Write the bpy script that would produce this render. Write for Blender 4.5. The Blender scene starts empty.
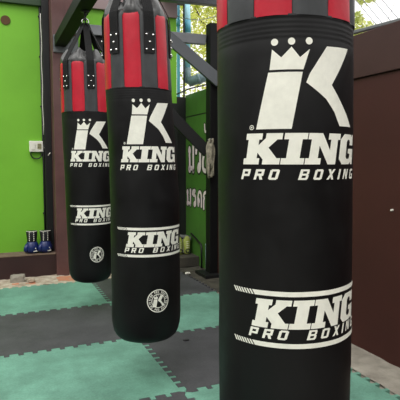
import bpy, bmesh, math, random
from mathutils import Vector, Matrix, noise
C = bpy.context.scene.collection
PI = math.pi
sc = bpy.context.scene
sc.view_settings.view_transform = 'Standard'
sc.view_settings.look = 'None'
sc.view_settings.gamma = 1.0
sc.view_settings.exposure = 0.0
sc.view_settings.use_curve_mapping = False

# ------------------------------------------------------------------ materials
def lin(c):
    return tuple(((v/255)/12.92 if v/255 <= .04045 else ((v/255+.055)/1.055)**2.4) for v in c) + (1,)

def mat(name, rgb, rough=.6, metal=0., var=0., vscale=6., bump=0., bscale=40., spec=.5, rgb2=None, stretch=None, rvar=0.):
    m = bpy.data.materials.new(name); m.use_nodes = True
    nt = m.node_tree; N = nt.nodes; L = nt.links
    b = N['Principled BSDF']
    b.inputs['Base Color'].default_value = lin(rgb)
    b.inputs['Roughness'].default_value = rough
    b.inputs['Metallic'].default_value = metal
    b.inputs['Specular IOR Level'].default_value = spec
    tc = N.new('ShaderNodeTexCoord')
    src = tc.outputs['Object']
    if stretch:
        mp = N.new('ShaderNodeMapping'); mp.inputs['Scale'].default_value = stretch
        L.new(src, mp.inputs['Vector']); src = mp.outputs['Vector']
    if var or rgb2:
        n = N.new('ShaderNodeTexNoise'); n.inputs['Scale'].default_value = vscale; n.inputs['Detail'].default_value = 6
        n.inputs['Roughness'].default_value = .65
        L.new(src, n.inputs['Vector'])
        r = N.new('ShaderNodeValToRGB')
        r.color_ramp.elements[0].position = .35; r.color_ramp.elements[1].position = .68
        c = lin(rgb)
        if rgb2: a, z = c, lin(rgb2)
        else: a = tuple(v*(1-var) for v in c[:3])+(1,); z = tuple(min(1, v*(1+var)) for v in c[:3])+(1,)
        r.color_ramp.elements[0].color = a; r.color_ramp.elements[1].color = z
        L.new(n.outputs['Fac'], r.inputs['Fac']); L.new(r.outputs['Color'], b.inputs['Base Color'])
        if rvar:
            mr = N.new('ShaderNodeMapRange'); mr.inputs['To Min'].default_value = rough-rvar; mr.inputs['To Max'].default_value = rough+rvar
            mr.inputs['From Min'].default_value = .35; mr.inputs['From Max'].default_value = .65
            L.new(n.outputs['Fac'], mr.inputs['Value']); L.new(mr.outputs['Result'], b.inputs['Roughness'])
    if bump:
        n2 = N.new('ShaderNodeTexNoise'); n2.inputs['Scale'].default_value = bscale; n2.inputs['Detail'].default_value = 4
        L.new(src, n2.inputs['Vector'])
        bp = N.new('ShaderNodeBump'); bp.inputs['Strength'].default_value = bump; bp.inputs['Distance'].default_value = .01
        L.new(n2.outputs['Fac'], bp.inputs['Height']); L.new(bp.outputs['Normal'], b.inputs['Normal'])
    return m

def mat_tile(name, rgb, marks):
    """foam mat: woven ribs, wear blotches; marks = worn rings / dark scuffs in world metres"""
    m = bpy.data.materials.new(name); m.use_nodes = True
    nt = m.node_tree; N = nt.nodes; L = nt.links
    b = N['Principled BSDF']; b.inputs['Roughness'].default_value = .62; b.inputs['Specular IOR Level'].default_value = .3
    g = N.new('ShaderNodeNewGeometry')
    n = N.new('ShaderNodeTexNoise'); n.inputs['Scale'].default_value = 3.2; n.inputs['Detail'].default_value = 8; n.inputs['Roughness'].default_value = .7
    L.new(g.outputs['Position'], n.inputs['Vector'])
    r = N.new('ShaderNodeValToRGB'); c = lin(rgb)
    r.color_ramp.elements[0].position = .3; r.color_ramp.elements[1].position = .7
    r.color_ramp.elements[0].color = tuple(v*.62 for v in c[:3])+(1,)
    r.color_ramp.elements[1].color = tuple(min(1, v*1.28) for v in c[:3])+(1,)
    L.new(n.outputs['Fac'], r.inputs['Fac'])
    col = r.outputs['Color']
    # fine speckle
    n3 = N.new('ShaderNodeTexNoise'); n3.inputs['Scale'].default_value = 90; n3.inputs['Detail'].default_value = 3
    L.new(g.outputs['Position'], n3.inputs['Vector'])
    mx = N.new('ShaderNodeMix'); mx.data_type = 'RGBA'; mx.blend_type = 'MULTIPLY'; mx.inputs[0].default_value = .35
    r3 = N.new('ShaderNodeValToRGB'); r3.color_ramp.elements[0].position = .35; r3.color_ramp.elements[1].position = .65
    r3.color_ramp.elements[0].color = (.55, .55, .55, 1)
    L.new(n3.outputs['Fac'], r3.inputs['Fac']); L.new(col, mx.inputs[6]); L.new(r3.outputs['Color'], mx.inputs[7])
    L.new(mx.outputs[2], b.inputs['Base Color'])
    w = N.new('ShaderNodeTexWave'); w.inputs['Scale'].default_value = 45; w.inputs['Distortion'].default_value = .6
    w.wave_type = 'BANDS'; w.bands_direction = 'DIAGONAL'
    L.new(g.outputs['Position'], w.inputs['Vector'])
    bp = N.new('ShaderNodeBump'); bp.inputs['Strength'].default_value = .25; bp.inputs['Distance'].default_value = .003
    L.new(w.outputs['Fac'], bp.inputs['Height']); L.new(bp.outputs['Normal'], b.inputs['Normal'])
    return m

M = {}
M['leather'] = mat('black_leather', (14, 14, 15), .5, var=.3, vscale=5, bump=.10, bscale=14, spec=.28, rvar=.09)
M['leather_panel'] = mat('black_panel_leather', (58, 60, 62), .45, var=.15, vscale=10, bump=.12, bscale=30, spec=.4)
M['red'] = mat('red_leather', (186, 20, 44), .42, var=.10, vscale=9, bump=.12, bscale=26, spec=.4)
M['vinyl'] = mat('black_vinyl', (62, 62, 62), .3, var=.2, vscale=14, bump=.35, bscale=30, spec=.5)
M['webbing'] = mat('black_webbing', (26, 26, 27), .8, bump=.4, bscale=220, spec=.2)
M['print'] = mat('white_print', (236, 236, 224), .6, var=.06, vscale=30, spec=.25)
M['print_black'] = mat('black_print', (14, 14, 15), .5)
M['steel'] = mat('bright_steel', (200, 200, 198), .25, metal=1)
M['black_steel'] = mat('black_painted_steel', (14, 15, 16), .5, var=.15, vscale=7, spec=.5)
M['column_black'] = mat('matt_black_steel', (9, 9, 10), .6, spec=.25)
M['grey_steel'] = mat('grey_painted_steel', (104, 108, 110), .5, var=.12, vscale=7)
M['mid_steel'] = mat('mid_grey_painted_steel', (112, 114, 118), .42, var=.12, vscale=5)
M['frame_steel'] = mat('dark_grey_painted_steel', (62, 66, 71), .42, var=.15, vscale=5)
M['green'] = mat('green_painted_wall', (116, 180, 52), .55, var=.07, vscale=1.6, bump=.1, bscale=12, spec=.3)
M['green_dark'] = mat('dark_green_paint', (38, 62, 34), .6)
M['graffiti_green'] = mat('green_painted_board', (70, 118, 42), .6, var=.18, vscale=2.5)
M['brown'] = mat('maroon_painted_wall', (66, 33, 29), .6, var=.10, vscale=2.2, bump=.1, bscale=9, spec=.3)
M['brown2'] = mat('brown_painted_board', (66, 43, 40), .6, var=.08, vscale=3, bump=.1, bscale=9, spec=.3)
M['pier'] = mat('maroon_gloss_post', (92, 62, 60), .42, var=.14, vscale=6, bump=.15, bscale=20)
M['ledge'] = mat('dark_brown_board', (48, 25, 24), .6, var=.15, vscale=6)
M['ledge_top'] = mat('dusty_ledge', (118, 100, 84), .85, rgb2=(84, 66, 56), vscale=12)
M['concrete'] = mat('rough_concrete', (118, 112, 102), .9, rgb2=(160, 154, 142), vscale=5, bump=.6, bscale=25)
M['rubble'] = mat('broken_concrete', (142, 126, 108), .95, rgb2=(190, 182, 164), vscale=14, bump=1, bscale=30)
M['brick'] = mat('orange_brick', (188, 112, 80), .9, rgb2=(160, 128, 104), vscale=22, bump=.8, bscale=40)
M['dark_concrete'] = mat('shaded_concrete', (72, 68, 58), .85, rgb2=(46, 44, 38), vscale=8, bump=.6, bscale=20)  # concrete with the corner's shade put into its colour
M['blue_pipe'] = mat('blue_plastic_pipe', (88, 172, 200), .4, var=.1, vscale=5)
M['pale_pipe'] = mat('faded_blue_pipe', (168, 212, 222), .5, rgb2=(120, 188, 208), vscale=6)
M['grey_pipe'] = mat('grey_blue_pipe', (126, 150, 156), .5, rgb2=(88, 112, 118), vscale=8)
M['plastic'] = mat('white_plastic', (228, 226, 214), .4)
M['wire'] = mat('black_cable', (24, 24, 26), .6)
M['wire_grey'] = mat('grey_cable', (120, 122, 130), .6)
M['glove_blue'] = mat('blue_glove_leather', (16, 34, 88), .35, var=.15, vscale=20)
M['glove_black'] = mat('black_glove_cuff', (18, 18, 24), .5)
M['shoe'] = mat('lime_mesh_fabric', (136, 148, 62), .8, rgb2=(168, 178, 96), vscale=40, bump=.3, bscale=120)
M['sole'] = mat('pale_rubber', (186, 188, 170), .7)
M['cloth'] = mat('grey_cloth', (128, 130, 128), .9, rgb2=(96, 98, 96), vscale=16)
M['wrap'] = mat('cream_hand_wrap', (160, 154, 134), .9, rgb2=(96, 92, 80), vscale=30, bump=.3, bscale=160)
M['dark_door'] = mat('dark_door_paint', (22, 24, 22), .6)
M['hole'] = mat('brown_vent', (84, 58, 30), .8)
M['dark_wall'] = mat('light_block_grey', (92, 88, 84), .8, var=.1)
M['roof'] = mat('shade_slab_sheet', (96, 88, 88), .7, var=.1)
M['ground'] = mat('bare_ground', (120, 112, 92), .95, rgb2=(90, 100, 60), vscale=2)
M['bark'] = mat('grey_bark', (92, 78, 62), .9, var=.3, vscale=12, bump=.6)
M['graff_white'] = mat('pinkish_white_paint', (250, 232, 236), .6, var=.06)
M['graff_black'] = mat('black_spray_paint', (16, 16, 16), .6)
M['tile_teal'] = mat_tile('teal_foam', (102, 148, 130), None)
M['tile_black'] = mat_tile('black_foam', (70, 70, 73), None)
lf = mat('yellow_green_leaf', (168, 186, 70), .5, rgb2=(214, 216, 120), vscale=2.5)
def leafmat(name, a, b_):
    m = mat(name, a, .5, rgb2=b_, vscale=2.5)
    nt = m.node_tree; N = nt.nodes; L = nt.links; b = N['Principled BSDF']; out = N['Material Output']
    tr = N.new('ShaderNodeBsdfTranslucent'); mx = N.new('ShaderNodeMixShader'); mx.inputs[0].default_value = .5
    for l in list(L):
        if l.to_socket == b.inputs['Base Color']: L.new(l.from_socket, tr.inputs['Color'])
    L.new(b.outputs[0], mx.inputs[1]); L.new(tr.outputs[0], mx.inputs[2]); L.new(mx.outputs[0], out.inputs['Surface'])
    return m
M['leaf'] = leafmat('yellow_green_leaves', (170, 184, 52), (246, 244, 160))
M['leaf2'] = leafmat('pale_green_leaves', (160, 178, 80), (222, 224, 150))

# ------------------------------------------------------------------ mesh helpers
class MB:
    def __init__(s): s.v = []; s.f = []; s.mi = []
    def add(s, vs, fs, mi=0):
        o = len(s.v); s.v += [tuple(p) for p in vs]; s.f += [tuple(i+o for i in f) for f in fs]; s.mi += [mi]*len(fs)
    def box(s, x0, x1, y0, y1, z0, z1, mi=0):
        s.add([(x0,y0,z0),(x1,y0,z0),(x1,y1,z0),(x0,y1,z0),(x0,y0,z1),(x1,y0,z1),(x1,y1,z1),(x0,y1,z1)],
              [(0,3,2,1),(4,5,6,7),(0,1,5,4),(1,2,6,5),(2,3,7,6),(3,0,4,7)], mi)
    def bar(s, a, b, w, h, mi=0, up=(0,0,1)):
        a = Vector(a); b = Vector(b); d = (b-a).normalized(); u = Vector(up)
        r = d.cross(u).normalized(); u = r.cross(d).normalized()
        vs = []
        for p in (a, b):
            for i, j in ((-1,-1),(1,-1),(1,1),(-1,1)): vs.append(p + r*w/2*i + u*h/2*j)
        s.add(vs, [(3,2,1,0),(4,5,6,7),(0,1,5,4),(1,2,6,5),(2,3,7,6),(3,0,4,7)], mi)
    def tube(s, pts, r, n=10, mi=0, closed=False):
        pts = [Vector(p) for p in pts]; m = len(pts); vs = []; fs = []
        rr = r if isinstance(r, (list, tuple)) else [r]*m
        prev = None
        for i, p in enumerate(pts):
            if closed: d = pts[(i+1) % m] - pts[i-1]
            else: d = pts[min(i+1, m-1)] - pts[max(i-1, 0)]
            d.normalize()
            if prev is None:
                u = Vector((0,0,1)) if abs(d.z) < .9 else Vector((1,0,0))
                prev = (u - d*u.dot(d)).normalized()
            else:
                prev = (prev - d*prev.dot(d)).normalized()
            w = d.cross(prev)
            for k in range(n):
                a = 2*PI*k/n; vs.append(p + (prev*math.cos(a) + w*math.sin(a))*rr[i])
        for i in range(m if closed else m-1):
            j = (i+1) % m
            for k in range(n):
                fs.append((i*n+k, i*n+(k+1) % n, j*n+(k+1) % n, j*n+k))
        if not closed:
            fs.append(tuple(range(n-1, -1, -1))); fs.append(tuple((m-1)*n+k for k in range(n)))
        s.add(vs, fs, mi)
    def ball(s, c, r, mi=0, nu=10, nv=6, sc_=(1,1,1)):
        vs = [(c[0], c[1], c[2]-r*sc_[2])]; fs = []
        for j in range(1, nv):
            t = PI*j/nv
            for i in range(nu):
                a = 2*PI*i/nu
                vs.append((c[0]+r*sc_[0]*math.sin(t)*math.cos(a), c[1]+r*sc_[1]*math.sin(t)*math.sin(a), c[2]-r*sc_[2]*math.cos(t)))
        vs.append((c[0], c[1], c[2]+r*sc_[2])); e = len(vs)-1
        for i in range(nu):
            fs.append((0, 1+(i+1) % nu, 1+i)); fs.append((e, e-nu+i, e-nu+(i+1) % nu))
            for j in range(nv-2):
                a = 1+j*nu
                fs.append((a+i, a+(i+1) % nu, a+nu+(i+1) % nu, a+nu+i))
        s.add(vs, fs, mi)
    def build(s, name, mats, parent=None, smooth=False, bevel=0., label=None):
        me = bpy.data.meshes.new(name); me.from_pydata(s.v, [], s.f)
        if not isinstance(mats, (list, tuple)): mats = [mats]
        for m in mats: me.materials.append(m)
        for p, i in zip(me.polygons, s.mi): p.material_index = i; p.use_smooth = smooth
        me.update()
        bm = bmesh.new(); bm.from_mesh(me); bmesh.ops.recalc_face_normals(bm, faces=bm.faces); bm.to_mesh(me); bm.free()
        o = bpy.data.objects.new(name, me); C.objects.link(o)
        if parent: o.parent = parent; o.matrix_parent_inverse = Matrix.Translation(parent.location).inverted()
        if bevel:
            b = o.modifiers.new('bevel', 'BEVEL'); b.width = bevel; b.segments = 2; b.limit_method = 'ANGLE'
        if label: o['label'] = label
        return o

def tag(o, label, cat, group=None):
    o['label'] = label; o['category'] = cat
    if group: o['group'] = group
    return o
def thing(name, label, cat, loc, group=None):
    o = bpy.data.objects.new(name, None); C.objects.link(o); o.location = loc; o.empty_display_size = .1
    return tag(o, label, cat, group)
def struct(o): o['kind'] = 'structure'; return o
def boxobj(name, b, m, parent=None, bevel=0.):
    x = MB(); x.box(*b); return x.build(name, m, parent, bevel=bevel)

# ------------------------------------------------------------------ setting
struct(boxobj('floor', (-4, 6, -3, 12, -.12, -.021), M['concrete']))
struct(boxobj('wall_back', (-4, 1.985, 5.43, 5.58, -.02, 2.95), M['green']))
h = MB(); h.box(.822, 1.985, 5.395, 5.43, 2.745, 2.95); struct(h.build('trim_9', mat('mauve_board', (140, 122, 122), .7), bevel=.004))
h = MB(); h.box(-4, .56, 5.385, 5.43, 2.705, 2.95); struct(h.build('trim_1', M['green_dark'], bevel=.004))
# right wall: maroon near, green painted board far
w = MB(); w.box(2.1, 2.2, -3, 4.62, -.02, 1.655)
struct(w.build('wall_right', M['brown']))
w = MB(); w.box(2.086, 2.2, -3, 4.54, 1.66, 1.922)
struct(w.build('trim_2', M['brown2'], bevel=.003))
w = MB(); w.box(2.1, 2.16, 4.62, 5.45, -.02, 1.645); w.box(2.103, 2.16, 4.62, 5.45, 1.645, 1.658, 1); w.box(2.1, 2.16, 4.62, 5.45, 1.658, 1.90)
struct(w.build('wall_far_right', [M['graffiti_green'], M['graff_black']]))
nb = MB(); nb.tube([(2.085, 2.181, .877), (2.099, 2.181, .877)], .006, 8); tag(nb.build('nail', M['plastic']), 'small pale nail head in the maroon wall on the right', 'nail')
# steel rail above the wall top
r = MB(); r.bar((2.14, 1.7, 1.91), (2.14, 4.6, 2.075), .03, .020); 
rail = r.build('steel_rail', M['grey_steel'], bevel=.004)
tag(rail, 'grey steel rail running just above the top of the maroon wall', 'rail')
boxobj('bracket', (2.125, 2.155, 4.1, 4.13, 1.92, 2.045), M['grey_steel'], rail)
# brown ledge at foot of green wall and rubble strip
b = MB(); b.box(-4, .595, 5.2, 5.43, -.02, .205, 0); b.box(-4, .6, 5.195, 5.43, .205, .216, 1)
struct(b.build('trim_3', [M['ledge'], M['ledge_top']], bevel=.003))
random.seed(4)
# rubble strip: rough slab
def rough_slab(name, x0, x1, y0, y1, z, amp, m, step=.03, mask=None, slots=None):
    nx = int((x1-x0)/step)+1; ny = int((y1-y0)/step)+1; v = []; f = []
    for j in range(ny+1):
        for i in range(nx+1):
            x = x0+(x1-x0)*i/nx; y = y0+(y1-y0)*j/ny
            v.append((x, y, z + amp*noise.fractal(Vector((x*9, y*9, 1.3)), 1, 2, 4)))
    for j in range(ny):
        for i in range(nx):
            f.append((j*(nx+1)+i, j*(nx+1)+i+1, (j+1)*(nx+1)+i+1, (j+1)*(nx+1)+i))
    s = MB(); 
    for q in f:
        pass
    s.add(v, f)
    if mask:
        s.mi = [mask(sum(v[k][0] for k in q)/4, sum(v[k][1] for k in q)/4) for q in f]
    return s.build(name, m, smooth=True)
def bmask(x, y): return 2 if x > 1.45 else 1 if (.58 < x < .98 and 4.9+.05*noise.noise(Vector((x*9, y*9, 0))) < y < 5.1) or noise.noise(Vector((x*7, y*7, 5))) > .62 else 0  # right end takes the darker concrete as painted shade
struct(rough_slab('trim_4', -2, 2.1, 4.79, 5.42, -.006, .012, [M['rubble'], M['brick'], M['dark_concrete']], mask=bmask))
struct(rough_slab('trim_8', 1.845, 2.1, 3.3, 4.79, -.012, .006, M['dark_concrete']))  # far part of the edge strip, shade painted into its colour
struct(rough_slab('trim_5', 1.845, 2.1, -1.5, 3.3, -.012, .006, M['concrete']))
# lump of broken concrete
def rock(name, c, s, m, seed, label, cat):
    bm = bmesh.new(); bmesh.ops.create_icosphere(bm, subdivisions=3, radius=1)
    for v in bm.verts:
        d = 1+.28*noise.noise(v.co*1.7+Vector((seed, 0, 0)))+.1*noise.noise(v.co*5+Vector((seed, 0, 0)))
        q = v.co*d
        q = Vector([max(-.75, min(.75, k)) for k in q])
        v.co = Vector((q.x*s[0], q.y*s[1], max(q.z, -.5)*s[2]))
    me = bpy.data.meshes.new(name); bm.to_mesh(me); bm.free(); me.materials.append(m)
    o = bpy.data.objects.new(name, me); C.objects.link(o); o.location = c
    return tag(o, label, cat)
rock('concrete_chunk', (.21, 5.02, .022), (.09, .07, .06), M['concrete'], 2, 'pale chunk of broken concrete in front of the brown ledge, at the far left', 'concrete chunk')
rock('concrete_crumb', (.33, 4.97, .012), (.045, .035, .025), M['rubble'], 7, 'small broken crumb just right of the pale concrete chunk', 'concrete crumb')
rock('mat_scrap', (1.83, 4.70, .006), (.035, .02, .012), M['plastic'], 11, 'scrap of pale paper on the shaded black mat near the step', 'litter')

# unseen slabs shaped to shade the far right corner; roof edge beam
struct(boxobj('shade_slab', (1.78, 2.12, 4.5, 5.6, 2.95, 3.0), M['roof']))
eb = MB(); eb.bar((.3, 4.80, 2.745), (2.45, 4.80, 2.80), .07, .12)
tag(eb.build('edge_beam', M['frame_steel'], bevel=.005), 'dark steel roof edge beam crossing the top of the photo behind the bags', 'beam')
struct(boxobj('shade_slab', (1.5, 2.12, 3.9, 4.5, 2.95, 3.0), M['roof']))  # second unseen slab, widens the added shade
struct(boxobj('wall_far_side', (1.9, 2.1, 5.44, 5.54, -.02, 1.88), M['dark_door']))
struct(boxobj('door_1', (1.845, 1.985, 5.39, 5.43, -.02, 1.80), M['dark_door'], bevel=.003))

struct(boxobj('unseen_wall_left', (-4.1, -3.9, -3, 5.58, -.02, 2.95), M['dark_wall']))  # unseen wall added to cut light from the left
struct(boxobj('unseen_wall_behind', (-3.9, 2.2, -3.1, -2.9, -.02, 2.95), M['dark_wall']))  # unseen wall added to cut light from behind the camera
# pier + dark strip for its shaded side + conduit
struct(boxobj('trim_6', (.589, .712, 5.13, 5.43, -.02, 2.95), M['pier'], bevel=.006))
struct(boxobj('trim_7', (.712, .82, 5.135, 5.43, 2.19, 2.95), M['pier']))
a = MB(); a.box(.520, .587, 5.33, 5.425, .22, 2.94)  # black strip painted in for the post's shaded side face
tag(a.build('shade_strip', M['black_steel'], bevel=.002), 'dark strip standing in for the shaded side of the maroon post', 'shade strip')
cd = MB(); cd.tube([(.51, 5.405, .24), (.512, 5.405, 1.2), (.509, 5.405, 2.70)], .011, 10)
for z in (.6, 1.2, 1.7, 2.2, 2.6): cd.box(.492, .528, 5.405, 5.43, z, z+.015)
tag(cd.build('conduit', M['wire'], smooth=True), 'thin black conduit running up the green wall beside the maroon post', 'conduit')
cb = MB(); cb.tube([(.515+.003*math.sin(i*1.3), 5.386+.004*math.cos(i*.9), 1.42+i*.0865) for i in range(15)], .004, 6)
tag(cb.build('white_cable', M['plastic'], smooth=True), 'thin white cable hanging alongside the black conduit by the post', 'cable')
# switch box
sb = thing('switch_box', 'white surface-mounted switch box on the green wall by the post', 'switch box', (.44, 5.41, 1.245))
boxobj('back_plate', (.374, .508, 5.385, 5.43, 1.243, 1.354), M['plastic'], sb, .006)
boxobj('rocker', (.395, .43, 5.379, 5.386, 1.265, 1.332), M['plastic'], sb, .002)
k = MB(); k.box(.452, .49, 5.381, 5.386, 1.272, 1.328, 0)
for q in (1.285, 1.308): k.box(.459, .464, 5.3795, 5.382, q, q+.012, 1); k.box(.474, .479, 5.3795, 5.382, q, q+.012, 1)
k.build('socket', [mat('beige_plastic', (150, 146, 110), .5), M['wire']], sb)
co = MB()
pts = [(.44+.055*math.cos(t)*(1+.08*math.sin(3*t)), 5.40+.008*math.sin(2*t), 1.215+.042*math.sin(t)) for t in [i*2*PI/22 for i in range(46)]]
co.tube(pts, .006, 6)
tag(co.build('cable_coil', M['wire'], smooth=True), 'coil of black cable hanging under the white switch box', 'cable')
co = MB(); co.tube([(.507, 5.40, 1.30), (.525, 5.40, 1.28), (.535, 5.395, 1.24), (.545, 5.35, 1.20), (.555, 5.32, 1.215), (.57, 5.32, 1.235)], .005, 6)
tag(co.build('loose_wire', M['plastic'], smooth=True), 'short pale looping wire right of the white switch box', 'wire')
vh = MB(); vh.tube([(.184, 5.421, 2.54), (.184, 5.431, 2.54)], .042, 28)
vh.tube([(.184+.042*math.cos(t*PI/14), 5.424, 2.54+.042*math.sin(t*PI/14)) for t in range(28)], .004, 6, closed=True)
tag(vh.build('vent_cap', M['hole'], smooth=False), 'round brown vent cap high on the green wall at top left', 'vent')

# ------------------------------------------------------------------ black steel frame
beam = thing('hanging_beam', 'black steel beam that carries the three hanging bags, running toward the camera', 'beam', (.70, 5.1, 2.3))
bb = MB()
y0, y1, z0, z1 = -1.2, 5.127, 2.262, 2.362
bb.box(.612, .722, y0, y1, z0, z1)
bb.build('beam', M['column_black'], beam, bevel=.003)
g = MB(); g.box(.60, .84, 5.112, 5.129, 2.205, 2.372)
gp = g.build('wall_plate', M['grey_steel'], beam, bevel=.003)
for z in (2.235, 2.325):
    g = MB(); g.tube([(.755, 5.094, z), (.755, 5.113, z)], .013, 6); g.build('bolt', M['wire'], gp)
nearpost = MB(); nearpost.box(.612, .722, -1.32, -1.2, -.021, 2.365); nearpost.build('near_column', M['black_steel'], beam)
cbm = MB(); cbm.bar((.72, 5.09, 2.437), (2.011, 4.65, 2.345), .06, .095)
tag(cbm.build('cross_beam', M['mid_steel'], bevel=.004), 'dark grey horizontal crossbeam between the maroon post and the black column', 'crossbeam')
br = MB(); br.bar((1.60, 4.725, 2.385), (2.098, 4.50, 1.915), .05, .115, up=(.3, 0, 1))
tag(br.build('diagonal_brace', M['frame_steel'], bevel=.004), 'upper dark grey diagonal brace sloping down across the top of the black column', 'brace')
br = MB(); br.bar((.98, 5.04, 2.37), (2.011, 4.60, 1.235), .05, .11, up=(.3, 0, 1))
tag(br.build('diagonal_brace', M['column_black'], bevel=.004), 'lower black diagonal brace ending at the hand wrap on the black column', 'brace')
pt = thing('steel_column', 'black steel column standing at the right wall between middle and front bags', 'column', (2.04, 4.6, 0))
boxobj('column', (2.012, 2.098, 4.545, 4.655, .02, 2.49), M['column_black'], pt, .004)
boxobj('base_plate', (1.93, 2.095, 4.46, 4.74, -.012, .02), M['black_steel'], pt, .003)

# hand wrap bundle
hw = MB(); random.seed(9)
for i in range(7):
    w_ = .014+.024*random.random(); hh = .10+.09*random.random(); cx = 1.998+random.uniform(-.014, .018); cy = 4.50+random.uniform(-.02, .015); top = 1.345+random.uniform(-.02, .02)
    pts = []
    for t in range(20):
        a = 2*PI*t/20
        pts.append((cx+w_*math.sin(a)+.008*math.sin(3*a+i), cy+.014*math.cos(a*2+i), top-hh+hh*math.cos(a)+.008*math.sin(5*a+i)))
    hw.tube(pts, [.011+.004*math.sin(3*2*PI*t/20+i) for t in range(20)], 7, closed=True)
hwt = thing('hand_wrap', 'bundle of cream boxing hand wraps hung on the black column', 'hand wrap', (2.035, 4.5, 1.1))
hw.build('cloth_loops', M['wrap'], hwt, smooth=True)
hk = MB(); hk.tube([(1.99, 4.546, 1.36), (1.985, 4.49, 1.352), (1.985, 4.462, 1.366)], .005, 6); hk.build('hook', M['grey_steel'], hwt)

# ------------------------------------------------------------------ Thai lettering on the green board
def ribbon(mb, pts, wd, off, mi=0, X=2.1):
    # pts in (a, z): a grows to the reader's right (towards the camera); smooth Catmull-Rom
    P = [Vector(p) for p in pts]; S = []
    n = len(P)
    for i in range(n-1):
        p0, p1, p2, p3 = P[max(i-1, 0)], P[i], P[i+1], P[min(i+2, n-1)]
        for k in range(6):
            t = k/6
            S.append(.5*((2*p1)+(-p0+p2)*t+(2*p0-5*p1+4*p2-p3)*t*t+(-p0+3*p1-3*p2+p3)*t**3))
    S.append(P[-1])
    L_, R_ = [], []
    for i, p in enumerate(S):
        d = (S[min(i+1, len(S)-1)]-S[max(i-1, 0)]); d.normalize(); nn = Vector((-d.y, d.x))*wd/2
        L_.append(p+nn); R_.append(p-nn)
    vs = [(X-off, 5.43-p.x, p.y) for p in L_]+[(X-off, 5.43-p.x, p.y) for p in R_]; m = len(S)
    mb.add(vs, [(i, i+1, m+i+1, m+i) for i in range(m-1)], mi)
    for e in (S[0], S[-1]):
        c = [(X-off-.0002, 5.43-(e.x+wd/2*math.cos(a*PI/8)), e.y+wd/2*math.sin(a*PI/8)) for a in range(16)]
        mb.add(c, [tuple(range(16))], mi)
TH = {
 'mo': [[(.12,.80),(.20,.92),(.28,.80),(.20,.68),(.24,.5),(.24,.22),(.14,.12),(.24,.02),(.36,.14),(.6,.12),(.84,.06)],[(.84,.98),(.84,.5),(.84,.02)]],
 'wo': [[(.2,.72),(.3,.92),(.6,1.),(.82,.8),(.84,.45),(.82,.14),(.62,.02),(.52,.14),(.62,.26)]],
 'yo': [[(.3,.82),(.18,.92),(.14,.78),(.28,.62),(.16,.4),(.18,.12),(.5,.02),(.82,.1),(.84,.5),(.84,.98)]],
 'ro': [[(.18,.76),(.3,.95),(.72,.98),(.3,.72),(.72,.66),(.8,.4),(.78,.14),(.58,.04),(.5,.16),(.62,.26)]],
 'do': [[(.34,.52),(.44,.4),(.34,.3),(.24,.1),(.16,.5),(.3,.88),(.6,.96),(.84,.74),(.86,.1)]],
 'ko': [[(.2,.02),(.2,.5),(.3,.66),(.16,.76),(.34,.95),(.66,.98),(.84,.76),(.86,.02)]]}
def thai(word, a0, z0, wl, hl, wd, label, slope=0.):
    o = thing('wall_lettering', label, 'wall lettering', (2.1, 5.43-a0, z0))
    A = MB(); B = MB()
    for i, ch in enumerate(word):
        for st in TH[ch]:
            p = [(a0+i*wl*1.12+x*wl, z0+y*hl+slope*i) for x, y in st]
            ribbon(A, p, wd*1.75, .0015); ribbon(B, p, wd, .003)
    A.build('outline', M['graff_black'], o); B.build('letter_fill', M['graff_white'], o)
thai(['mo','wo','yo'], .075, 1.03, .178, .29, .05, 'upper line of pinkish Thai letters painted on the green board', .004)
thai(['mo','ro','do','ko'], .02, .645, .142, .178, .036, 'lower line of pinkish Thai letters painted on the green board', -.002)
o = thing('painted_mark', 'small pinkish flame-shaped mark painted above the upper Thai letters', 'painted mark', (2.1, 4.85, 1.45))
A = MB(); B = MB(); p = [(.545,1.53),(.56,1.46),(.60,1.47),(.61,1.54)]; ribbon(A, p, .05, .0015); ribbon(B, p, .028, .003)
A.build('outline', M['graff_black'], o); B.build('letter_fill', M['graff_white'], o)

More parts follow.
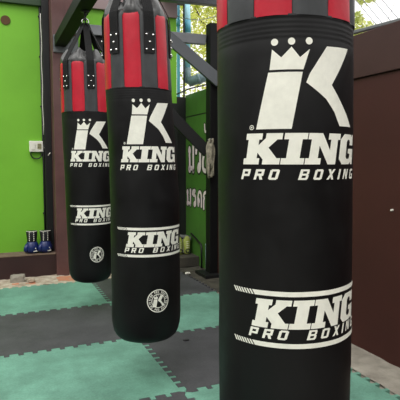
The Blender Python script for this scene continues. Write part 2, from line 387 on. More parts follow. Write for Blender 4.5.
# ------------------------------------------------------------------ steps, shoes, cloth, pipes
st = MB(); st.box(1.70, 2.098, 5.03, 5.43, -.01, .10)
tag(st.build('concrete_step', M['dark_concrete'], bevel=.008), 'low shaded concrete step holding the lime shoes', 'step')
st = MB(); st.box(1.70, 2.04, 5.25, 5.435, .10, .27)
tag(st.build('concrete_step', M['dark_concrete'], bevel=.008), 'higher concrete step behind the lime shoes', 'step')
def shoe(cx, cy, z0, rz, label):
    t = thing('running_shoe', label, 'shoe', (cx, cy, z0), 'lime running shoes on the step')
    secs = [(0., .030, .034), (.03, .036, .040), (.08, .037, .042), (.13, .040, .040), (.18, .044, .032), (.22, .042, .026), (.25, .030, .020), (.265, .012, .010)]
    def xf(l, w, h):   # shoe stands on its heel, sole toward the riser (+y), laces toward the viewer
        z = l*.74; y = .065-h+.10*(l/.265)*.3
        return (cx+w*math.cos(rz)+(z-.1)*math.sin(rz)*.6, cy+y, z0+.004+z)
    def shell(off, lo, hi):
        v = []; f = []; n = 16
        for l, w_, h_ in secs:
            for k in range(n):
                a = 2*PI*k/n; ww = (w_+off)*math.cos(a); hh = math.sin(a)
                hh = (h_+off)*(hh if hh > 0 else hh*.35)+.018
                v.append(xf(l, ww, max(lo, min(hi, hh))))
        m = len(secs)
        for i in range(m-1):
            for k in range(n): f.append((i*n+k, i*n+(k+1) % n, (i+1)*n+(k+1) % n, (i+1)*n+k))
        f.append(tuple(range(n))); f.append(tuple((m-1)*n+k for k in range(n)))
        return v, f
    u = MB(); u.add(*shell(0, .008, .2)); u.build('upper', M['shoe'], t, smooth=True)
    u = MB(); u.add(*shell(.004, -.006, .012)); u.build('sole', M['sole'], t, smooth=True)
    la = MB()
    for i in range(4):
        l = .10+i*.028
        la.tube([xf(l, -.018, .058-i*.003), xf(l+.006, 0, .063-i*.004), xf(l, .018, .058-i*.003)], .003, 6)
    la.build('laces', M['plastic'], t, smooth=True)
    c = MB(); c.tube([xf(.055+.022*math.cos(a), .026*math.sin(a), .058) for a in [k*PI/8 for k in range(16)]], .006, 6, closed=True); c.build('collar', M['glove_black'], t, smooth=True)
shoe(1.93, 5.16, .10, -.05, 'left one of the pair of lime running shoes on the concrete step')
shoe(2.022, 5.16, .10, .08, 'right one of the pair of lime running shoes on the concrete step')
# folded cloth on the upper step
v = []; f = []; n = 14
for j in range(n+1):
    for i in range(n+1):
        x = 1.78+.30*i/n; y = 5.225+.17*j/n
        z = .285+.05*max(0, 1-abs(i/n-.45)*2.2)*(1-.6*j/n)+.008*noise.noise(Vector((x*20, y*20, 0))) 
        if j == 0: z -= .03
        v.append((x, y, z))
for j in range(n):
    for i in range(n): f.append((j*(n+1)+i, j*(n+1)+i+1, (j+1)*(n+1)+i+1, (j+1)*(n+1)+i))
s = MB(); s.add(v, f); o = s.build('folded_cloth', M['cloth'], smooth=True); sd = o.modifiers.new('t', 'SOLIDIFY'); sd.thickness = .006
tag(o, 'crumpled grey cloth lying on the upper step above the lime shoes', 'cloth')
p = MB(); p.tube([(2.075, 5.22, .33), (2.075, 5.0, .27), (2.075, 4.93, .25), (2.07, 4.90, .21), (2.07, 4.90, 0.0)], .011, 8)
tag(p.build('black_pipe', M['black_steel'], smooth=True), 'thin black pipe bending down the wall beside the concrete step', 'pipe')
p = MB(); p.tube([(2.08, 4.78, .0), (2.08, 4.78, .26)], .016, 10); p.tube([(2.08, 4.78, .26), (2.08, 4.78, .28)], .021, 10)
tag(p.build('pipe_stub', M['grey_pipe'], smooth=True), 'short upright grey-green pipe between step and black column', 'pipe')

# water pipes outside
p = thing('water_pipe', 'thin bright blue plastic pipe rising behind the crossbeam', 'pipe', (2.085, 5.64, 0))
q = MB(); q.tube([(2.085, 5.64, -.02), (2.085, 5.64, 3.3)], .020, 14); q.build('pipe', M['blue_pipe'], p, smooth=True)
q = MB(); q.tube([(2.085, 5.64, 2.72), (2.085, 5.64, 2.80)], .024, 14); q.build('coupling', M['blue_pipe'], p, smooth=True)
p = thing('water_pipe', 'thick faded blue pipe rising beside the thin bright blue pipe', 'pipe', (2.195, 5.64, 0))
q = MB(); q.tube([(2.195, 5.64, 2.16), (2.195, 5.64, 3.3)], .040, 18); q.build('pipe', M['pale_pipe'], p, smooth=True)
q = MB(); q.tube([(2.195, 5.64, 2.66), (2.195, 5.64, 2.80)], .046, 18); q.build('coupling', M['blue_pipe'], p, smooth=True)
q = MB(); q.tube([(2.195, 5.64, 2.25), (2.195, 5.64, 2.15), (2.20, 5.64, 2.11), (2.24, 5.64, 2.10)], .047, 16); q.build('elbow', M['grey_pipe'], p, smooth=True)
p = MB(); p.tube([(2.20, 5.62, 2.08), (2.46, 5.50, 2.17)], .058, 18); p.tube([(2.30, 5.574, 2.115), (2.33, 5.56, 2.125)], .066, 18)
tag(p.build('water_pipe', M['grey_pipe'], smooth=True), 'grey-blue pipe lying nearly level above the green board', 'pipe')
p = MB(); p.tube([(2.14, 5.60, -.02), (2.14, 5.60, 3.3)], .012, 8)
tag(p.build('drain_pipe', M['wire']), 'dark narrow pipe between the two upright blue pipes', 'pipe')
p = MB(); p.tube([(2.0, 5.58, 1.91), (2.2, 5.58, 2.0), (2.45, 5.40, 2.06)], .008, 8)
tag(p.build('black_hose', M['wire'], smooth=True), 'thin black hose along the top of the green board', 'hose')
p = MB(); p.tube([(1.9, 5.60, 2.90), (2.1, 5.57, 2.80), (2.3, 5.50, 2.78), (2.6, 5.4, 2.86)], .004, 6)
tag(p.build('overhead_wire', M['wire_grey'], smooth=True), 'sagging thin wire crossing in front of the blue pipes', 'wire')
# thin oblique cables in the sky
cab = [((2.6, 3.30, 2.53), (2.6, 2.55, 1.75)), ((2.6, 3.18, 2.47), (2.6, 2.5, 1.75)), ((2.6, 3.05, 2.42), (2.6, 2.45, 1.77)), ((2.6, 2.92, 2.35), (2.6, 2.35, 1.74))]
g = 'thin oblique cables over the maroon wall'
labs = ['leftmost thin cable slanting across the white sky above the maroon wall', 'second thin cable from the left slanting across the white sky', 'third thin cable from the left slanting across the white sky', 'rightmost thin cable slanting across the white sky above the maroon wall']
for (a_, b_), l_ in zip(cab, labs):
    a_ = Vector(a_); b_ = Vector(b_); d_ = (b_-a_)
    m_ = MB(); m_.tube([a_-d_*.9, a_, b_, b_+d_*1.3], .0028, 6)
    tag(m_.build('sky_cable', M['wire_grey']), l_, 'cable', g)

# trees
def tree(cx, cy, z0, trunk_h, blobs, nleaf, ls, m, seed, label, br=1.):
    random.seed(seed)
    t = thing('tree', label, 'tree', (cx, cy, z0))
    q = MB()
    q.tube([(cx, cy, z0), (cx+.05, cy, z0+trunk_h*.5), (cx-.04, cy+.05, z0+trunk_h)], [.10, .08, .05], 10)
    for bx, by, bz, r_ in blobs:
        q.tube([(cx, cy, z0+trunk_h*.75), ((cx+bx)/2, (cy+by)/2, (z0+trunk_h+bz)/2), (bx, by, bz)], [.05*br, .03*br, .01*br], 7)
    q.build('trunk', M['bark'], t, smooth=True)
    v = []; f = []
    tot = sum(b[3]**2 for b in blobs)
    for bx, by, bz, r_ in blobs:
        for _ in range(int(nleaf*r_*r_/tot)):
            d = Vector((random.gauss(0, 1), random.gauss(0, 1), random.gauss(0, 1))).normalized()*r_*random.random()**.45
            c = Vector((bx, by, bz))+d
            e = Vector((random.gauss(0, 1), random.gauss(0, 1), random.gauss(0, .6)-.4)).normalized()
            s_ = e.cross(Vector((random.gauss(0, 1), random.gauss(0, 1), random.gauss(0, 1)))).normalized()
            nn = e.cross(s_)
            k_ = ls*random.uniform(.6, 1.3); i0 = len(v)
            v += [c, c+e*k_*.5+s_*k_*.28, c+e*k_, c+e*k_*.5-s_*k_*.28, c+e*k_*.5-nn*k_*.08]
            f += [(i0, i0+1, i0+4), (i0+1, i0+2, i0+4), (i0+2, i0+3, i0+4), (i0+3, i0, i0+4)]
    q = MB(); q.add(v, f); q.build('foliage', m, t)
tree(4.1, 8.2, 0, 2.6, [(3.6, 8.2, 3.3, .9), (4.4, 8.4, 3.9, 1.0), (3.3, 8.6, 4.2, .9), (4.4, 8, 2.6, .8), (3.7, 8.1, 2.2, .7), (3.5, 8.3, 4.9, .8), (4.9, 8.3, 3.2, .8)], 13000, .075, M['leaf'], 1,
     'leafy yellow-green tree behind the black column and blue pipes')
TREE2 = [(4.25, 5.0, 2.72, .17), (4.2, 5.15, 2.9, .13), (4.3, 4.95, 2.6, .16), (4.2, 4.9, 3.18, .16), (4.2, 4.3, 3.1, .16)]
tree(4.25, 5.15, 0, 1.9, TREE2, 1100, .07, M['leaf2'], 2,
     'pale green tree showing above the maroon wall against the sky', .12)

# ------------------------------------------------------------------ boxing gloves on the ledge
def glove(cx, cy, z0, rz, label):
    t = thing('boxing_glove', label, 'boxing glove', (cx, cy, z0), 'blue boxing gloves on the ledge')
    def X(x, y, z):
        x *= 1.0; y *= 1.0; z *= 1.03
        return (cx+x*math.cos(rz)-y*math.sin(rz), cy+x*math.sin(rz)+y*math.cos(rz), z0+z)
    n = 20
    def loft(rings, mb, mi=0):
        v = []; f = []
        for (ox, oy, z, rx, ry) in rings:
            for k in range(n):
                a = 2*PI*k/n; v.append(X(ox+rx*math.cos(a), oy+ry*math.sin(a), z))
        for i in range(len(rings)-1):
            for k in range(n): f.append((i*n+k, i*n+(k+1) % n, (i+1)*n+(k+1) % n, (i+1)*n+k))
        f.append(tuple(range(n))); f.append(tuple((len(rings)-1)*n+k for k in range(n)))
        mb.add(v, f, mi)
    b_ = MB(); loft([(0,-.005,.001,.035,.03),(0,-.005,.01,.056,.048),(0,-.005,.035,.068,.058),(0,-.002,.07,.066,.056),(0,0,.10,.054,.046),(0,0,.115,.046,.038)], b_)
    b_.build('fist', M['glove_blue'], t, smooth=True)
    th = MB(); loft([(-.055,-.03,.012,.012,.012),(-.06,-.034,.03,.022,.02),(-.058,-.032,.06,.022,.02),(-.048,-.024,.095,.015,.014)], th); th.build('thumb', M['glove_blue'], t, smooth=True)
    c_ = MB(); loft([(0,0,.108,.046,.038),(0,0,.13,.047,.039),(0,0,.175,.052,.042),(0,0,.215,.056,.044),(0,0,.22,.05,.038)], c_)
    cf = c_.build('cuff', M['glove_black'], t, smooth=True)
    s_ = MB()
    for dx in (-.024, .018):
        for i in range(5):
            z = .125+i*.019; s_.box(0, .001, 0, .001, 0, .001) if False else None
            a = [X(dx-.003, -.041-.0009*i, z), X(dx+.003, -.041-.0009*i, z), X(dx+.003, -.042-.0009*i, z+.011), X(dx-.003, -.042-.0009*i, z+.011)]
            bk = [X(dx-.005, -.030, z), X(dx+.005, -.030, z), X(dx+.005, -.030, z+.011), X(dx-.005, -.030, z+.011)]
            s_.add(a+bk, [(0,1,2,3),(4,7,6,5),(0,4,5,1),(1,5,6,2),(2,6,7,3),(3,7,4,0)])
    s_.tube([X(.05*math.cos(a), .040*math.sin(a), .216) for a in [k*PI/10 for k in range(20)]], .004, 6, closed=True)
    s_.build('white_lacing', M['plastic'], cf)
    l_ = MB(); q = [X(.010, -.061, .02), X(.05, -.047, .02), X(.032, -.054, .062)]; q2 = [X(.010, -.04, .02), X(.05, -.03, .02), X(.032, -.035, .062)]
    l_.add(q+q2, [(0,1,2),(5,4,3),(0,3,4,1),(1,4,5,2),(2,5,3,0)]); l_.build('white_patch', M['plastic'], t)
glove(.368, 5.30, .217, -.06, 'left blue boxing glove standing cuff-up on the brown ledge')
glove(.498, 5.29, .217, .06, 'right blue boxing glove on the ledge, nearest the maroon post')

# ------------------------------------------------------------------ foam jigsaw mats
XC = [-1.02, -.075, .87, 1.815]; YR = [4.79, 3.95, 3.10, 2.265, 1.42, .58]
PIT = 11; AMP = .017
def edge(p, q, sign, gap=.0012):
    """toothed edge from p to q; teeth the same for both neighbours"""
    p = Vector(p); q = Vector(q); d = q-p; L_ = d.length; d.normalize(); nn = Vector((-d.y, d.x))
    out = []; n = PIT*2
    for i in range(n):
        s0 = .03+(L_-.06)*i/n; s1 = .03+(L_-.06)*(i+1)/n; o_ = AMP if i % 2 else -AMP; fl = .006 if i % 2 else -.006
        if i == 0: out.append(p)
        if i == n-1: fl2 = -fl
        out.append(p+d*(s0-fl*(1 if i > 0 else 0))+nn*o_); out.append(p+d*(s1+fl*(1 if i < n-1 else 0))+nn*o_)
    return out
def tile(ci, ri, m, label):
    x0, x1 = XC[ci], XC[ci+1]; y1, y0 = YR[ri], YR[ri+1]
    bot = edge((x0,y0),(x1,y0),1); rgt = edge((x1,y0),(x1,y1),1); top = edge((x0,y1),(x1,y1),1)[::1]; lft = edge((x0,y0),(x0,y1),1)
    pts = bot+rgt+[Vector((x1,y1))]+top[::-1][:-1]+[Vector((x0,y1))]+lft[::-1][:-1]
    # dedupe and shrink for a hairline joint
    cl = []
    for p_ in pts:
        if not cl or (p_-cl[-1]).length > 1e-5: cl.append(p_)
    if (cl[0]-cl[-1]).length < 1e-5: cl.pop()
    n = len(cl); sh = []
    for i in range(n):
        a = cl[i-1]; b_ = cl[i]; c = cl[(i+1) % n]
        d1 = (b_-a).normalized(); d2 = (c-b_).normalized(); n1 = Vector((-d1.y, d1.x)); n2 = Vector((-d2.y, d2.x))
        k = n1+n2
        if k.length < .1: k = n1
        else: k = k/max(.4, (k.dot(n1)))
        sh.append(b_+k*.0011)
    bm = bmesh.new(); t_ = [bm.verts.new((p_.x, p_.y, 0)) for p_ in sh]; b2 = [bm.verts.new((p_.x, p_.y, -.020)) for p_ in sh]
    for i in range(n):
        j = (i+1) % n; bm.faces.new((b2[i], b2[j], t_[j], t_[i]))
    ft = bm.faces.new(t_); fb = bm.faces.new(b2[::-1])
    ft.normal_update(); fb.normal_update()
    bmesh.ops.triangulate(bm, faces=[ft, fb], ngon_method='EAR_CLIP')
    bmesh.ops.recalc_face_normals(bm, faces=bm.faces)
    me = bpy.data.meshes.new('foam_mat'); bm.to_mesh(me); bm.free(); me.materials.append(m)
    o = bpy.data.objects.new('foam_mat', me); C.objects.link(o)
    return tag(o, label, 'floor mat', 'jigsaw foam mats on the floor')
TL = {
 (1,0):'teal jigsaw foam mat along the rubble strip, behind the rear bag',
 (1,1):'black foam mat at left lying between two teal mats',
 (1,2):'large teal foam mat in the left foreground under the middle bag',
 (1,3):'black foam mat, only a sliver at the bottom edge below the large teal mat',
 (2,0):'shaded black foam mat in front of the concrete step',
 (2,1):'teal foam mat seen in the gap between the middle and front bags',
 (2,2):'black foam mat at lower centre between middle and front bags',
 (2,3):'teal foam mat beneath the front bag, its toothed edge at the right concrete strip',
 (1,4):'teal foam mat nearest the camera on the left', (2,4):'black foam mat nearest the camera on the right',
 (0,0):'teal foam mat left of the frame by the ledge', (0,1):'black foam mat left of the frame, second from ledge',
 (0,2):'teal foam mat left of the frame, third from ledge', (0,3):'black foam mat left of the frame, fourth from ledge', (0,4):'teal foam mat left of the frame, fifth from ledge'}
for (ci, ri), l_ in TL.items():
    teal = (ri % 2 == 0) if ci < 2 else (ri % 2 == 1)
    tile(ci, ri, M['tile_teal'] if teal else M['tile_black'], l_)
# scuffs lying on the black mat
for k, (x, y, l_) in enumerate([(1.13, 2.93, 'left small black scrap on the black mat right of the middle bag'), (1.39, 2.78, 'right small black scrap on the black mat right of the middle bag')]):
    rock('rubber_scrap', (x, y, .004), (.025, .014, .006), M['wire'], 20+k, l_, 'rubber scrap')

# ------------------------------------------------------------------ printed artwork, in (s, z) metres
Kp = [(0,0),(.6,0),(.6,.2),(.5,.2),(.5,.38),(.72,.16),(.72,0),(1.3,0),(1.3,.2),(1.18,.2),(.86,.54),(1.12,.8),(1.27,.8),(1.27,1),(.72,1),(.72,.84),(.5,.62),(.5,.8),(.6,.8),(.6,1),(0,1),(0,.8),(.1,.8),(.1,.2),(0,.2)]
Ip = [(0,0),(.76,0),(.76,.2),(.6,.2),(.6,.8),(.76,.8),(.76,1),(0,1),(0,.8),(.16,.8),(.16,.2),(0,.2)]
Np = [(0,0),(.56,0),(.56,.2),(.44,.2),(.44,.60),(.86,0),(1.2,0),(1.2,.8),(1.32,.8),(1.32,1),(.76,1),(.76,.8),(.88,.8),(.88,.46),(.5,1),(0,1),(0,.8),(.12,.8),(.12,.2),(0,.2)]
Gp = [(.2,0),(.72,0),(.84,.08),(.88,0),(1.08,0),(1.08,.52),(.58,.52),(.58,.36),(.72,.36),(.72,.24),(.66,.18),(.5,.18),(.42,.26),(.42,.74),(.5,.82),(.64,.82),(.7,.74),(.7,.64),(1.04,.64),(1.04,1),(.9,1),(.86,.92),(.76,1),(.2,1),(0,.82),(0,.18)]
def king(s0, z0, H, wtot, shear=.17):
    out = []; tot = 1.3+.76+1.32+1.08+.03*3; k = wtot/(tot+shear); x = 0
    for P, wd in ((Kp,1.3),(Ip,.76),(Np,1.32),(Gp,1.08)):
        out.append([(s0+(x+a+shear*b)*k, z0+b*H) for a, b in P]); x += wd+.03
    return out
# block letters as quads
def q4(a, b, c, d): return [a, b, c, d]
T = .27
def R(x0, x1, y0, y1): return [(x0,y0),(x1,y0),(x1,y1),(x0,y1)]
SF = {
 'P': [R(0,.3,0,1), R(.3,1,.78,1), R(.72,1,.5,.78), R(.3,1,.32,.54)],
 'R': [R(0,.3,0,1), R(.3,1,.78,1), R(.72,1,.56,.78), R(.3,1,.36,.58), [(.5,.36),(.7,0),(1.02,0),(.82,.36)]],
 'O': [R(0,.3,.08,.92), R(.7,1,.08,.92), R(.12,.88,0,.2), R(.12,.88,.8,1)],
 'B': [R(0,.3,0,1), R(.3,.92,.82,1), R(.3,.92,.41,.59), R(.3,.92,0,.18), R(.72,1,.1,.44), R(.72,.98,.56,.9)],
 'X': [[(0,0),(.32,0),(1,1),(.68,1)], [(.68,0),(1,0),(.32,1),(0,1)]],
 'I': [R(0,.32,0,1)],
 'N': [R(0,.28,0,1), R(.72,1,0,1), [(.2,1),(.72,0),(.82,0),(.3,1)], [(.2,1),(.2,.7),(.72,0),(.82,.2),(.42,1)]],
 'G': [R(0,.3,.08,.92), R(.12,1,.8,1), R(.12,.95,0,.2), R(.7,1,0,.5), R(.5,1,.36,.54)],
 'K': [R(0,.3,0,1), [(.3,.4),(.72,1),(1.05,1),(.5,.3)], [(.4,.6),(.5,.45),(.8,0),(1.08,0),(.6,.62)]]}
def word(txt, s0, z0, H, wtot, shear=.3, sp=.62):
    n = sum((.32 if c == 'I' else .9 if c == ' ' else 1) for c in txt)+sp*(len(txt)-1)
    k = wtot/(n+shear*H/(wtot/n)*0+.2); x = 0; out = []
    for c in txt:
        if c != ' ':
            for P in SF[c]: out.append([(s0+(x+a)*k+shear*b*H, z0+b*H) for a, b in P])
        x += (.32 if c == 'I' else .9 if c == ' ' else 1)+sp
    return out
def disc(cx, cz, r_, n=24): return [(cx+r_*math.cos(2*PI*i/n), cz+r_*math.sin(2*PI*i/n)) for i in range(n)]
def ring(cx, cz, r0, r1, n=48):
    return [[(cx+r0*math.cos(a), cz+r0*math.sin(a)), (cx+r1*math.cos(a), cz+r1*math.sin(a)), (cx+r1*math.cos(b), cz+r1*math.sin(b)), (cx+r0*math.cos(b), cz+r0*math.sin(b))]
            for a, b in [(2*PI*i/n, 2*PI*(i+1)/n) for i in range(n)]]
EMB = [disc(-.022,1.445,.0085), disc(.018,1.446,.0085), disc(.060,1.447,.0085),
  [(-.034,1.379),(.046,1.379),(.062,1.428),(.038,1.408),(.018,1.433),(-.006,1.408),(-.028,1.428)],
  [(-.037,1.373),(.0445,1.373),(.0185,1.236),(-.068,1.236)],
  [(.108,1.437),(.190,1.441),(.168,1.41),(.124,1.345),(.165,1.295),(.208,1.245),(.152,1.245),(.132,1.28),(.105,1.31),(.053,1.348),(.062,1.37),(.085,1.405)]]
REG = ring(-.080,1.241,.0045,.0062,16)+[disc(-.080,1.241,.0022,8)]
def hatchline(z0, hgt):
    out = []
    s = -.139
    for i in range(7):
        out.append([(s, z0+hgt), (s+.005, z0+hgt), (s+.005+.008, z0), (s+.008, z0)][::1]); s += .0085
    out.append([(s, z0+hgt), (.275, z0+hgt), (.275, z0), (s+.008, z0)])
    return out
BAND = hatchline(.817, .0125)+hatchline(.684, .0125)
def badge(cs, cz, R_):
    white = ring(cs, cz, R_*.92, R_)+ring(cs, cz, R_*.56, R_*.62)
    txt = 'KING PRO BOXING'
    for rep in range(2):
        for i, c in enumerate(txt):
            if c == ' ': continue
            a = PI*.98-(i+.5)/len(txt)*PI*.96 if rep == 0 else PI+.06+(i+.5)/len(txt)*PI*.96
            for P in SF[c]:
                pp = []
                for x, y in P:
                    if rep == 0: rr = R_*(.68+.19*y); aa = a-(x-.5)*.135
                    else: rr = R_*(.87-.19*y); aa = a+(x-.5)*.135
                    pp.append((cs+rr*math.cos(aa), cz+rr*math.sin(aa)))
                white.append(pp)
    def E_(P): return [(cs+(x-.065)*.235*R_/.058, cz+(z-1.342)*.28*R_/.058) for x, z in P]
    white += [E_(P) for P in EMB]
    return white

# ------------------------------------------------------------------ punching bags
def interp(tab, z):
    if z <= tab[0][0]: return tab[0][1]
    for (a, x), (b_, y) in zip(tab, tab[1:]):
        if z <= b_: t = (z-a)/(b_-a); return x+(y-x)*t
    return tab[-1][1]

def make_bag(cx, cy, rtab, ltab, stab, apex, label, seed, poff, zb):
    """rtab: z->radius, ltab: z->sideways drift of the axis, soff: print rotation in metres of arc"""
    los = math.atan2(-cy, -cx)
    rt = Vector((math.cos(.3965), -math.sin(.3965)))
    ax, ay, az = apex
    t = thing('punching_bag', label, 'punching bag', (cx, cy, .2), 'hanging punching bags')
    def rad(z): return interp(rtab, z)
    def cen(z):
        d = interp(ltab, z); return cx+rt.x*d, cy+rt.y*d
    def pt(ang, z, r_):
        c = cen(z); return (c[0]+r_*math.cos(ang), c[1]+r_*math.sin(ang), z)
    def ang(s, z=1.7): return los+(s+interp(stab, z))/.183
    def wob(a, z):
        q = Vector((math.cos(a)*1.3, math.sin(a)*1.3, z*2.2+seed*7))
        return .0035*noise.noise(q)+.0012*noise.noise(q*3.1)
    n = 112
    zs = [zb+q for q in (0, .003, .008, .018, .034, .056, .082, .11, .14)]
    fr = [.0, .45, .66, .80, .89, .945, .975, .992, 1.]
    v = []; f = []
    zl = list(zip(zs, fr))
    z = zb+.17
    while z < 1.45: zl.append((z, 1.)); z += .03
    body_top = 1.512
    for k in range(5):
        zz = 1.452+k*.0115
        zl += [(zz, 1.), (zz+.003, .9975), (zz+.006, 1.)]
    zl += [(1.508, 1.004), (1.512, 1.001), (1.513, .97), (1.86, .955), (1.865, .5), (1.865, 0)]
    for z, k in zl:
        for i in range(n):
            a = 2*PI*i/n; r_ = rad(z)*k + (wob(a, z)*k if k > .5 else 0)
            v.append(pt(a, z if k > 0 or z > 1 else z, r_))
    m = len(zl)
    for j in range(m-1):
        for i in range(n): f.append((j*n+i, j*n+(i+1) % n, (j+1)*n+(i+1) % n, (j+1)*n+i))
    b = MB(); b.add(v, f); b.build('body', M['leather'], t, smooth=True)
    # striped top panels
    c0 = los+(-.028+poff)/.183
    for p in range(12):
        am = c0+p*PI/6; pb = MB(); v = []; f = []; nu = 9; zz = [1.509+.0*i for i in range(1)]+[1.52+i*.03 for i in range(11)]+[1.845, 1.858, 1.868, 1.873, 1.868]
        for j, z in enumerate(zz):
            for i in range(nu+1):
                u = i/nu*2-1
                puff = .0065*(1-u**4)**.5
                e = 1. if z < 1.85 else {1.858: .75, 1.868: .3, 1.873: -.8}.get(z, -2.2)
                if j == len(zz)-1: e = -3.2
                rr = rad(z)*1.0 - .004 + puff*e + .0018*noise.noise(Vector((am*9+u, z*16, seed)))*(1 if e > 0 else 0)
                zz_ = z + (.006*noise.noise(Vector((am*20+u*2.5, seed, 0))) if z > 1.84 else 0)
                v.append(pt(am+u*PI/12*.985, zz_, rr))
        for j in range(len(zz)-1):
            for i in range(nu): q = j*(nu+1)+i; f.append((q, q+1, q+nu+2, q+nu+1))
        pb.add(v, f)
        pb.build('red_panel' if p % 2 == 0 else 'black_panel', M['red'] if p % 2 == 0 else M['leather_panel'], t, smooth=True)
    # crumpled skirt, gathered toward the straps
    sk = MB(); v = []; f = []; ns = 120
    prof = [(1.852, .985), (1.868, .995), (1.882, .985), (1.894, .93), (1.908, .86), (1.925, .785), (1.94, .725), (1.95, .67), (1.94, .63), (1.90, .62)]
    for j, (z, k) in enumerate(prof):
        for i in range(ns):
            a = 2*PI*i/ns
            ph = (a-c0)*6
            wv = math.cos(ph)               # +1 in the middle of a red panel
            cr = noise.fractal(Vector((math.cos(a)*5, math.sin(a)*5, z*9+seed*3)), 1, 2, 3)
            kk = k*(1+.10*cr*(min(j, 6)/4)) + .02*wv*min(j, 4)/4
            zo = z + (.022*wv+.02*noise.noise(Vector((math.cos(a)*4, math.sin(a)*4, seed))))*min(1, j/5) - (.006*wv if j < 2 else 0)
            v.append(pt(a, zo, rad(1.85)*kk))
    for j in range(len(prof)-1):
        for i in range(ns): f.append((j*ns+i, j*ns+(i+1) % ns, (j+1)*ns+(i+1) % ns, (j+1)*ns+i))
    sk.add(v, f); o = sk.build('skirt', M['vinyl'], t, smooth=True)
    # six webbing straps with riveted patches
    for p in range(6):
        a = c0+(2*p+1)*PI/6; R0 = rad(1.8)
        path = [(R0+.006, 1.69, 0), (R0+.0065, 1.74, 0), (R0+.0065, 1.80, 0), (R0+.0065, 1.845, 0), (R0+.004, 1.868, 0), (R0*.975, 1.888, .0), (R0*.84, 1.93, .15), (R0*.5, 2.03, .55), (R0*.2, 2.125, .9), (.012, 2.165, 1)]
        S = MB(); vs = []; fs = []
        ca = Vector((math.cos(a), math.sin(a), 0)); cb_ = Vector((-math.sin(a), math.cos(a), 0))
        for (r_, z, w_) in path:
            c = cen(min(z, 1.87)); base = Vector((c[0], c[1], 0))
            apx = Vector((ax, ay, 0)); tt = max(0, (z-1.87)/(az-1.87)) if z > 1.87 else 0
            ctr = base.lerp(apx, min(1, tt))+ca*r_+Vector((0, 0, z if z < 1.9 else z+(az-2.165)*tt))
            hw_ = .026-.003*w_
            for th in (0, .003):
                for sgn in (-1, 1): vs.append(ctr+cb_*hw_*sgn+(ca+Vector((0, 0, .5*w_)))*th)
        for i in range(len(path)-1):
            q = i*4; r4 = q+4
            fs += [(q+2, q+3, r4+3, r4+2), (q, r4, r4+1, q+1), (q, q+2, r4+2, r4), (q+1, r4+1, r4+3, q+3)]
        fs += [(0, 1, 3, 2)]; e = (len(path)-1)*4; fs += [(e, e+2, e+3, e+1)]
        S.add(vs, fs); so = S.build('strap', M['webbing'], t)
        Pm = MB(); c = cen(1.73); ctr = Vector((c[0], c[1], 0))
        vs = []
        for z in (1.672, 1.775):
            for th in (.001, .0045):
                for sgn in (-1, 1):
                    vs.append(ctr+ca*(R0+.006+th)+cb_*.028*sgn+Vector((0, 0, z)))
        Pm.add(vs, [(2,3,7,6),(0,4,5,1),(0,2,6,4),(1,5,7,3),(0,1,3,2),(4,6,7,5)])
        for (du, dz) in ((-.017, .086), (.017, .086), (0, .052), (-.017, .016), (.017, .016)):
            q = ctr+ca*(R0+.0115)+cb_*du+Vector((0, 0, 1.672+dz)); Pm.ball(q, .0062, 1, 8, 6)
        Pm.build('riveted_patch', [M['leather'], M['steel']], so)
    # metal ring and snap hook up to the beam
    H_ = MB()
    H_.tube([(ax+.024*math.cos(q), ay+.008*math.sin(q)*0, az+.012+.024*math.sin(q)) for q in [k*PI/10 for k in range(20)]], .005, 8, closed=True)
    H_.build('ring', M['steel'], t, smooth=True)
    H_ = MB(); hz = az+.015
    H_.tube([(ax, ay+.012*math.cos(q), hz+.018+.022*math.sin(q)) for q in [k*PI/8 for k in range(16)]], .0055, 8, closed=True)
    H_.tube([(ax, ay, hz+.038), (ax, ay, 2.258)], .010, 10); H_.tube([(ax, ay, 2.25), (ax, ay, 2.2615)], .03, 16)
    H_.build('snap_hook', M['black_steel'], t, smooth=True)
    # prints
    def decal(name, polys, m, off=.0012, par=t, lab=None):
        bm = bmesh.new()
        for P in polys:
            vv = [bm.verts.new((x, 0, z)) for x, z in P]
            try: bm.faces.new(vv)
            except ValueError: pass
        bm.normal_update()
        bmesh.ops.triangulate(bm, faces=bm.faces[:], ngon_method='EAR_CLIP')
        s_ = -.30
        while s_ < .36:
            bmesh.ops.bisect_plane(bm, geom=bm.verts[:]+bm.edges[:]+bm.faces[:], plane_co=(s_, 0, 0), plane_no=(1, 0, 0)); s_ += .012
        z_ = .40
        while z_ < 1.46:
            bmesh.ops.bisect_plane(bm, geom=bm.verts[:]+bm.edges[:]+bm.faces[:], plane_co=(0, 0, z_), plane_no=(0, 0, 1)); z_ += .03
        for v_ in bm.verts:
            z = v_.co.z; a = ang(v_.co.x, z); v_.co = Vector(pt(a, z, rad(z)+wob(a, z)+off))
        for f_ in bm.faces: f_.normal_update()
        for f_ in bm.faces:
            c = cen(f_.calc_center_median().z); d = f_.calc_center_median()-Vector((c[0], c[1], 0)); d.z = 0
            if f_.normal.dot(d) < 0: f_.normal_flip()
            f_.smooth = True
        me = bpy.data.meshes.new(name); bm.to_mesh(me); bm.free(); me.materials.append(m)
        o = bpy.data.objects.new(name, me); C.objects.link(o); o.parent = par; o.matrix_parent_inverse = Matrix.Translation(t.location).inverted()
        if lab: o['label'] = lab
        return o
    decal('crown_emblem', EMB+REG, M['print'], lab='white crowned K emblem')
    decal('brand_lettering', king(-.106, 1.149, .077, .345)+word('PRO BOXING', -.113, 1.111, .026, .345), M['print'], lab='upper white KING PRO BOXING lettering')
    decal('stripe_band', BAND, M['print'], lab='two white stripes with hatched ends')
    decal('brand_lettering', king(-.081, .734, .074, .332, .2)+word('PRO BOXING', -.090, .706, .025, .345), M['print'], lab='lower white KING PRO BOXING lettering')
    if seed > 1: decal('round_badge', badge(.083, .463, .058), M['print'], lab='round white badge near the bottom')
    return t

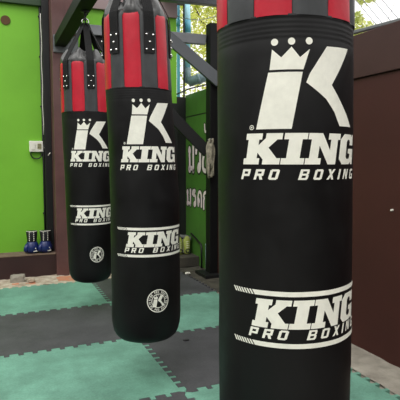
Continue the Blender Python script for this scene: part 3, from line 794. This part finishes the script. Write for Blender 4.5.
make_bag(.77, 1.217, [(.2, .187), (.6, .1885), (1.2, .1865), (1.9, .183)], [(.2, .007), (1.0, -.001), (1.5, -.007), (1.9, -.013)], [(1, 0)], (.69, 1.22, 2.17),
         'largest punching bag, in the foreground at right, cut off by the frame', 1, 0, .2)
make_bag(.741, 2.508, [(.2, .180), (.4, .1815), (1.0, .1775), (1.3, .170), (1.5, .1665), (1.9, .161)], [(.2, .0), (.95, -.002), (1.33, -.019), (1.5, -.029), (1.9, -.040)], [(.9, -.021), (1.4, -.008)], (.695, 2.52, 2.17),
         'black and red punching bag in the middle, hanging clear of the teal mat', 2, .0, .222)
make_bag(.692, 3.83, [(.2, .163), (.4, .167), (1.0, .177), (1.5, .182), (1.9, .179)], [(.2, .0), (1.0, -.004), (1.5, -.01), (1.9, -.016)], [(.9, -.030), (1.4, -.04)], (.684, 3.84, 2.17),
         'rearmost and smallest-looking black and red punching bag at left, by the maroon post', 3, -.032, .232)

# ------------------------------------------------------------------ light
wd = bpy.data.worlds.new('World'); sc.world = wd; wd.use_nodes = True
nt = wd.node_tree; bg = nt.nodes['Background']
tcw = nt.nodes.new('ShaderNodeTexCoord'); sx = nt.nodes.new('ShaderNodeSeparateXYZ'); rw = nt.nodes.new('ShaderNodeValToRGB')
nt.links.new(tcw.outputs['Generated'], sx.inputs[0])
mrw = nt.nodes.new('ShaderNodeMapRange'); mrw.inputs['From Min'].default_value = -.2; mrw.inputs['From Max'].default_value = 1
nt.links.new(sx.outputs['Z'], mrw.inputs['Value']); nt.links.new(mrw.outputs[0], rw.inputs['Fac'])
e = rw.color_ramp.elements; e[0].position = .12; e[0].color = (.12, .12, .11, 1); e[1].position = 1; e[1].color = (1, .99, .97, 1)
k_ = e.new(.19); k_.color = (.45, .45, .44, 1); k_ = e.new(.5); k_.color = (.62, .62, .61, 1)
nt.links.new(rw.outputs['Color'], bg.inputs['Color'])
bg.inputs['Strength'].default_value = 2.6
sun = bpy.data.lights.new('sun', 'SUN'); sun.energy = 1.3; sun.angle = math.radians(35); sun.color = (1, .97, .92)
so = bpy.data.objects.new('sun', sun); C.objects.link(so)
so.rotation_euler = Vector((.5, .6, -1.)).to_track_quat('-Z', 'Y').to_euler()

# ------------------------------------------------------------------ camera
cam = bpy.data.cameras.new('camera'); co_ = bpy.data.objects.new('camera', cam); C.objects.link(co_)
cam.sensor_width = 36; cam.lens = 36*500/400; cam.clip_start = .05
yaw = math.radians(22.717); pit = math.radians(4.574)
co_.location = (0, 0, 1.16); co_.rotation_euler = (PI/2-pit, 0, -yaw)
sc.camera = co_
